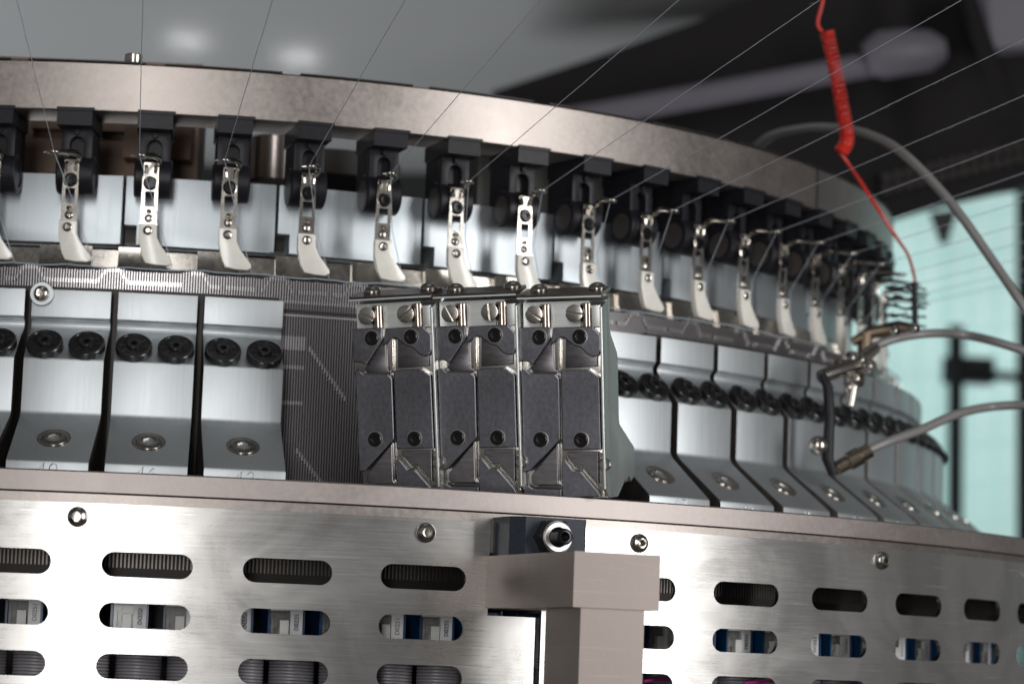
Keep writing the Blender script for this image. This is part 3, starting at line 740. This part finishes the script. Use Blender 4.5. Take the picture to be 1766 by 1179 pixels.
rs += [(2.3, 13.1), (1.7, 13.2), (1.6, 12.6), (1.5, 10)]
b.rings(rs, mnut, 36); b.obj('threaded_stud', BOX_, se, .6)

# ================================================================== RED COILED CABLE, TUBES, STOP MOTION at right
def spl(P, n=12):
    P = [Vector(p) for p in P]; out = []
    for i in range(len(P)-1):
        a = P[max(i-1, 0)]; b_ = P[i]; c = P[i+1]; d = P[min(i+2, len(P)-1)]
        for k in range(n):
            t = k/n
            out.append(.5*((2*b_)+(-a+c)*t+(2*a-5*b_+4*c-d)*t*t+(-a+3*b_-3*c+d)*t**3))
    out.append(P[-1]); return out
TD = 1225
cable = empty('coiled_cable', atd(1440, 150, TD), 0, 'red spiral cable hanging down at upper right', 'cable')
b = B(); core = spl([atd(1426, 56, TD), atd(1440, 120, TD), atd(1453, 190, TD), atd(1461, 240, TD), atd(1450, 262, TD)], 60)
N = len(core); coil = []
TW = 40
for k in range(N*6):
    s = k/(N*6-1)*(N-1); i = int(min(s, N-2)); p = core[i].lerp(core[i+1], s-i); tg = (core[i+1]-core[i]).normalized()
    x = tg.cross(Vector((0, 1, 0))).normalized(); y = tg.cross(x); a = k/(N*6-1)*TW*2*math.pi
    coil.append(p+(x*C_(a)+y*S_(a))*2.9)
b.tube(coil, .52, 6)
o = b.obj('coil', RED, None, 0); o.parent = cable; o.matrix_parent_inverse = Matrix.Translation(cable.location).inverted()
b = B(); b.tube(spl([atd(1426, -40, TD), atd(1418, 5, TD), atd(1410, 40, TD), atd(1418, 55, TD)]), .85, 8)
o = b.obj('upper_lead', RED, None, 0); o.parent = cable; o.matrix_parent_inverse = Matrix.Translation(cable.location).inverted()
b = B(); b.tube(spl([atd(1448, 262, TD), atd(1475, 300, TD+5), atd(1515, 362, TD+15), atd(1545, 408, TD+20), atd(1566, 440, TD+30), atd(1577, 478, TD+40), atd(1579, 500, TD+40)]), [.85]*37+[.7]*36, 8)
o = b.obj('lower_lead', RED, None, 0); o.parent = cable; o.matrix_parent_inverse = Matrix.Translation(cable.location).inverted()

tubes = [('grey air tube in a high arc over the right end of the ring', [(1296, 262, 1420), (1330, 235, 1360), (1385, 222, 1310), (1440, 221, 1270), (1500, 233, 1240), (1560, 267, 1210), (1640, 350, 1190), (1705, 440, 1180), (1766, 530, 1170), (1800, 590, 1170)], 2.1),
         ('grey air tube leaving the stop motion clamp, middle of the three', [(1478, 628, 1172), (1500, 603, 1180), (1540, 585, 1185), (1600, 575, 1190), (1660, 577, 1205), (1720, 590, 1195), (1790, 613, 1190)], 2.0),
         ('grey air tube curving in to the metal fitting, lowest of the three', [(1440, 812, 1150), (1480, 784, 1152), (1530, 762, 1157), (1590, 740, 1168), (1650, 714, 1180), (1710, 701, 1195), (1790, 697, 1190)], 2.0)]
for lab, pts, r in tubes:
    b = B(); b.tube(spl([atd(*p) for p in pts], 10), r, 12); tag(b.obj('air_tube', TUBEM, None, .8), lab, 'tube', 'grey air tubes at right')
# fitting at end of the lowest tube
a_, c_ = atd(1434, 812, 1148), atd(1502, 775, 1150)
ft_ = empty('tube_fitting', a_, 0, 'brass coloured push fitting at the end of the lowest grey tube', 'tube fitting')
dn = (c_-a_)
b = B(); b.tube([dn*0, dn*.12, dn*.14, dn*.42, dn*.44, dn*.72, dn*.74, dn*.98], [2.6, 2.6, 3.0, 3.0, 3.9, 3.9, 3.2, 3.2], 16); b.obj('fitting_body', mat('tarnished_brass', (.28, .24, .19), 1, .25), ft_, .6)
# spiral spring of the stop motion
sm = empty('stop_motion', atd(1560, 570, 1255), 0, 'dark stop motion unit with spiral fins above a brown bracket at far right', 'stop motion')
o0 = atd(1560, 570, 1255)
def loc(x, y, t=1255): return atd(x, y, t)-o0
b = B()
for k in range(5):
    yy = 497+k*16
    c0 = loc(1562, yy); 
    b.tube([c0+Vector((9.5*C_(a), 9.5*S_(a), (1.2+random.uniform(-1, 1.6))*S_(a))) for a in [2*math.pi*j/24+random.uniform(-.3,.3)*(k>0)*0 for j in range(19+k % 3)]], .5, 6)
b.tube([loc(1577, 486), loc(1578, 560)], 1.5, 10)
b.obj('spiral_fins', BPLAS, sm, .8)
b = B(); b.tube([loc(1470, 590), loc(1500, 574), loc(1550, 565), loc(1584, 568)], [2, 3, 3.6, 2.4], 10); b.tube([loc(1494, 572), loc(1486, 640)], 3.2, 10); b.obj('bracket', OIL, sm, .8)
b = B()
for x, y, r in ((1478, 655, 3.5), (1466, 640, 2.6), (1487, 622, 2.6), (1464, 668, 2.4), (1500, 632, 3.2), (1470, 618, 3.2), (1450, 632, 3.4), (1578, 566, 2.2), (1544, 570, 2.2)):
    p = loc(x, y, 1165)
    b.rings([(r*.5, -r*.9), (r, -r*.4), (r, r*.3), (r*.6, r*.8)], T(p) @ RZ(.6) @ RX(random.uniform(-.4, .4)), 16)
b.tube([loc(1415, 650, 1155), loc(1476, 628, 1165), loc(1510, 600, 1180)], [3, 3.4, 2.4], 10); b.tube([loc(1476, 650, 1165), loc(1466, 700, 1163)], [1.6, 2.2], 10)
b.obj('clamp', CHROME, sm, .7)
b = B(); b.tube([loc(1418, 645, 1152), loc(1428, 668, 1150), loc(1431, 720, 1148), loc(1427, 790, 1146), loc(1437, 818, 1146)], [1.8, 2.3, 2.3, 2.7, 2.0], 10); b.obj('arm', BPLAS, sm, .8)
b = B(); b.rings([(1.5, -3), (3.4, -2), (4.1, 0), (3.2, 2.4), (1.2, 3.5)], T(loc(1411, 768, 1140)), 24); b.obj('ball_knob', CHROME, sm, .8)
b = B(); b.tube([loc(1505, 600, 1262), loc(1498, 640, 1262)], [3, 2.2], 10); b.obj('ceramic_tip', CER, sm, .8)

# ================================================================== BACKGROUND
def setting(o, lab=None, cat=None):
    tag(o, lab, cat); return o
# pale enamel hood hanging above and behind the machine
hood = empty('machine_hood', atd(400, -200, 2600), 0, 'large pale enamelled hood filling the blurred top left background', 'machine hood')
b = B()
ctr = Vector((60, 1050, 905)); HA, HB, HC = 1250, 860, 430
rg = []
for i in range(1, 49):
    ph = math.pi/2*i/48
    rg.append([b.bm.verts.new((HA*S_(ph)*C_(2*math.pi*k/128), HB*S_(ph)*S_(2*math.pi*k/128), -HC*C_(ph))) for k in range(128)])
rg.append([b.bm.verts.new((HA*C_(2*math.pi*k/128), HB*S_(2*math.pi*k/128), 900)) for k in range(128)])
pole = b.bm.verts.new((0, 0, -HC))
for k in range(128): b.bm.faces.new((pole, rg[0][k], rg[0][(k+1) % 128]))
for i in range(len(rg)-1):
    for k in range(128): b.bm.faces.new((rg[i][k], rg[i][(k+1) % 128], rg[i+1][(k+1) % 128], rg[i+1][k]))
o = b.obj('hood_shell', HULL, None, 3.2); o.parent = hood; o.location = ctr*MM-hood.location

def panel(name, pts, depth, thick, m, parent=None):
    b = B(); P = [atd(x, y, depth) for x, y in pts]
    n = (P[1]-P[0]).cross(P[2]-P[0]).normalized()
    if n.dot(fw) < 0: n = -n
    a = [b.bm.verts.new(p) for p in P]; c = [b.bm.verts.new(p+n*thick) for p in P]
    b.bm.faces.new(a); b.bm.faces.new(c[::-1])
    for i in range(len(a)): b.bm.faces.new((a[i], a[(i+1) % len(a)], c[(i+1) % len(a)], c[i]))
    return b.obj(name, m, parent, 0)
tag(panel('overhead_beam', [(848, 158), (1000, 108), (1200, 38), (1420, -60), (1900, -60), (1900, 300), (1766, 322), (1650, 348), (1535, 382), (1400, 420), (1000, 300), (850, 200)], 2100, 120, BEAMD), 'broad dark overhead beam running up to the right in the background', 'beam')
lamp = empty('tube_lamp', (0, 0, 0), 0, 'dull grey unlit tube lamp on the dark beam, blurred at upper right', 'lamp')
b = B(); b.tube([atd(960, 210, 2020), atd(1240, 160, 2010), atd(1500, 112, 2000)], [9, 9, 9], 20); b.obj('lamp_tube', LAMPM, lamp, .8)
b = B(); b.tube([atd(1494, 104, 1995), atd(1520, 95, 1995), atd(1560, 90, 1995), atd(1605, 88, 1995), atd(1630, 86, 1995)], [12, 18, 17, 15, 8], 20); b.obj('end_cap', LAMPM, lamp, .8)
pg = tag(panel('hanging_bracket', [(1700, -40), (1800, -40), (1800, 78), (1712, 84)], 2000, 60, LAMPM), 'grey bracket box at the top right corner of the background', 'bracket')
b = B(); b.tube([atd(1655, -40, 1980), atd(1690, 60, 1980), atd(1745, 200, 1980)], [8, 7, 6], 12); tag(b.obj('cable_duct', BEAMD), 'black cable duct slanting across the upper right corner', 'duct')
# perforated edge of the beam
b = B()
for k in range(14):
    p = atd(1530+k*19, 306-k*4.4, 2085); b.box(p.x-3, p.x+3, p.y, p.y+6, p.z-3, p.z+3)
    p = atd(1530+k*19, 326-k*4.4, 2085); b.box(p.x-3, p.x+3, p.y, p.y+6, p.z-3, p.z+3)
tag(b.obj('hole_strip', DARK), 'strip of small dark holes along the lower edge of the beam', 'strip')

win = empty('window', (0, 0, 0), 0, 'bright teal industrial window behind the machine at right', 'window')
DW = 3600
panel('glass', [(1440, 430), (1440, 340), (1535, 350), (1950, 240), (3700, 100), (3700, 1100), (1440, 1100)], DW, 20, WIN, win)
b = B()
for k in range(50):
    b.tube([atd(1450+k*44+6, 150, DW-6), atd(1450+k*44, 1150, DW-6)], 1.9, 6)
for k in range(12):
    b.tube([atd(1430, 400+k*66, DW-6), atd(3700, 143+k*66, DW-6)], 1.9, 6)
b.obj('muntins', MUN, win, 0)
b = B()
b.tube([atd(1649, 560, 3300), atd(1646, 1100, 3300)], 10, 8); b.tube([atd(1640, 640, 3300), atd(1800, 655, 3300)], 6, 8); b.box(*(lambda p: (p.x-26, p.x+32, p.y, p.y+30, p.z-15, p.z+17))(atd(1672, 638, 3300)), 4)
b.tube([atd(1772, 330, 3300), atd(1772, 1100, 3300)], 14, 8)
b.obj('frame', WINF, win, .5)
panel('handle', [(1606, 366), (1652, 360), (1634, 420), (1626, 420)], 2600, 15, WINF, win)
# dim hall wall and floor
b = B(); b.box(-6000, 6000, 4200, 4300, -3000, 4000); o = b.obj('wall', mat('hall_wall', (.10, .10, .10), 0, .8)); o['kind'] = 'structure'
b = B(); b.box(-6000, 6000, -3000, 4300, -1100, -1050); o = b.obj('floor', mat('hall_floor', (.12, .11, .10), 0, .6)); o['kind'] = 'structure'
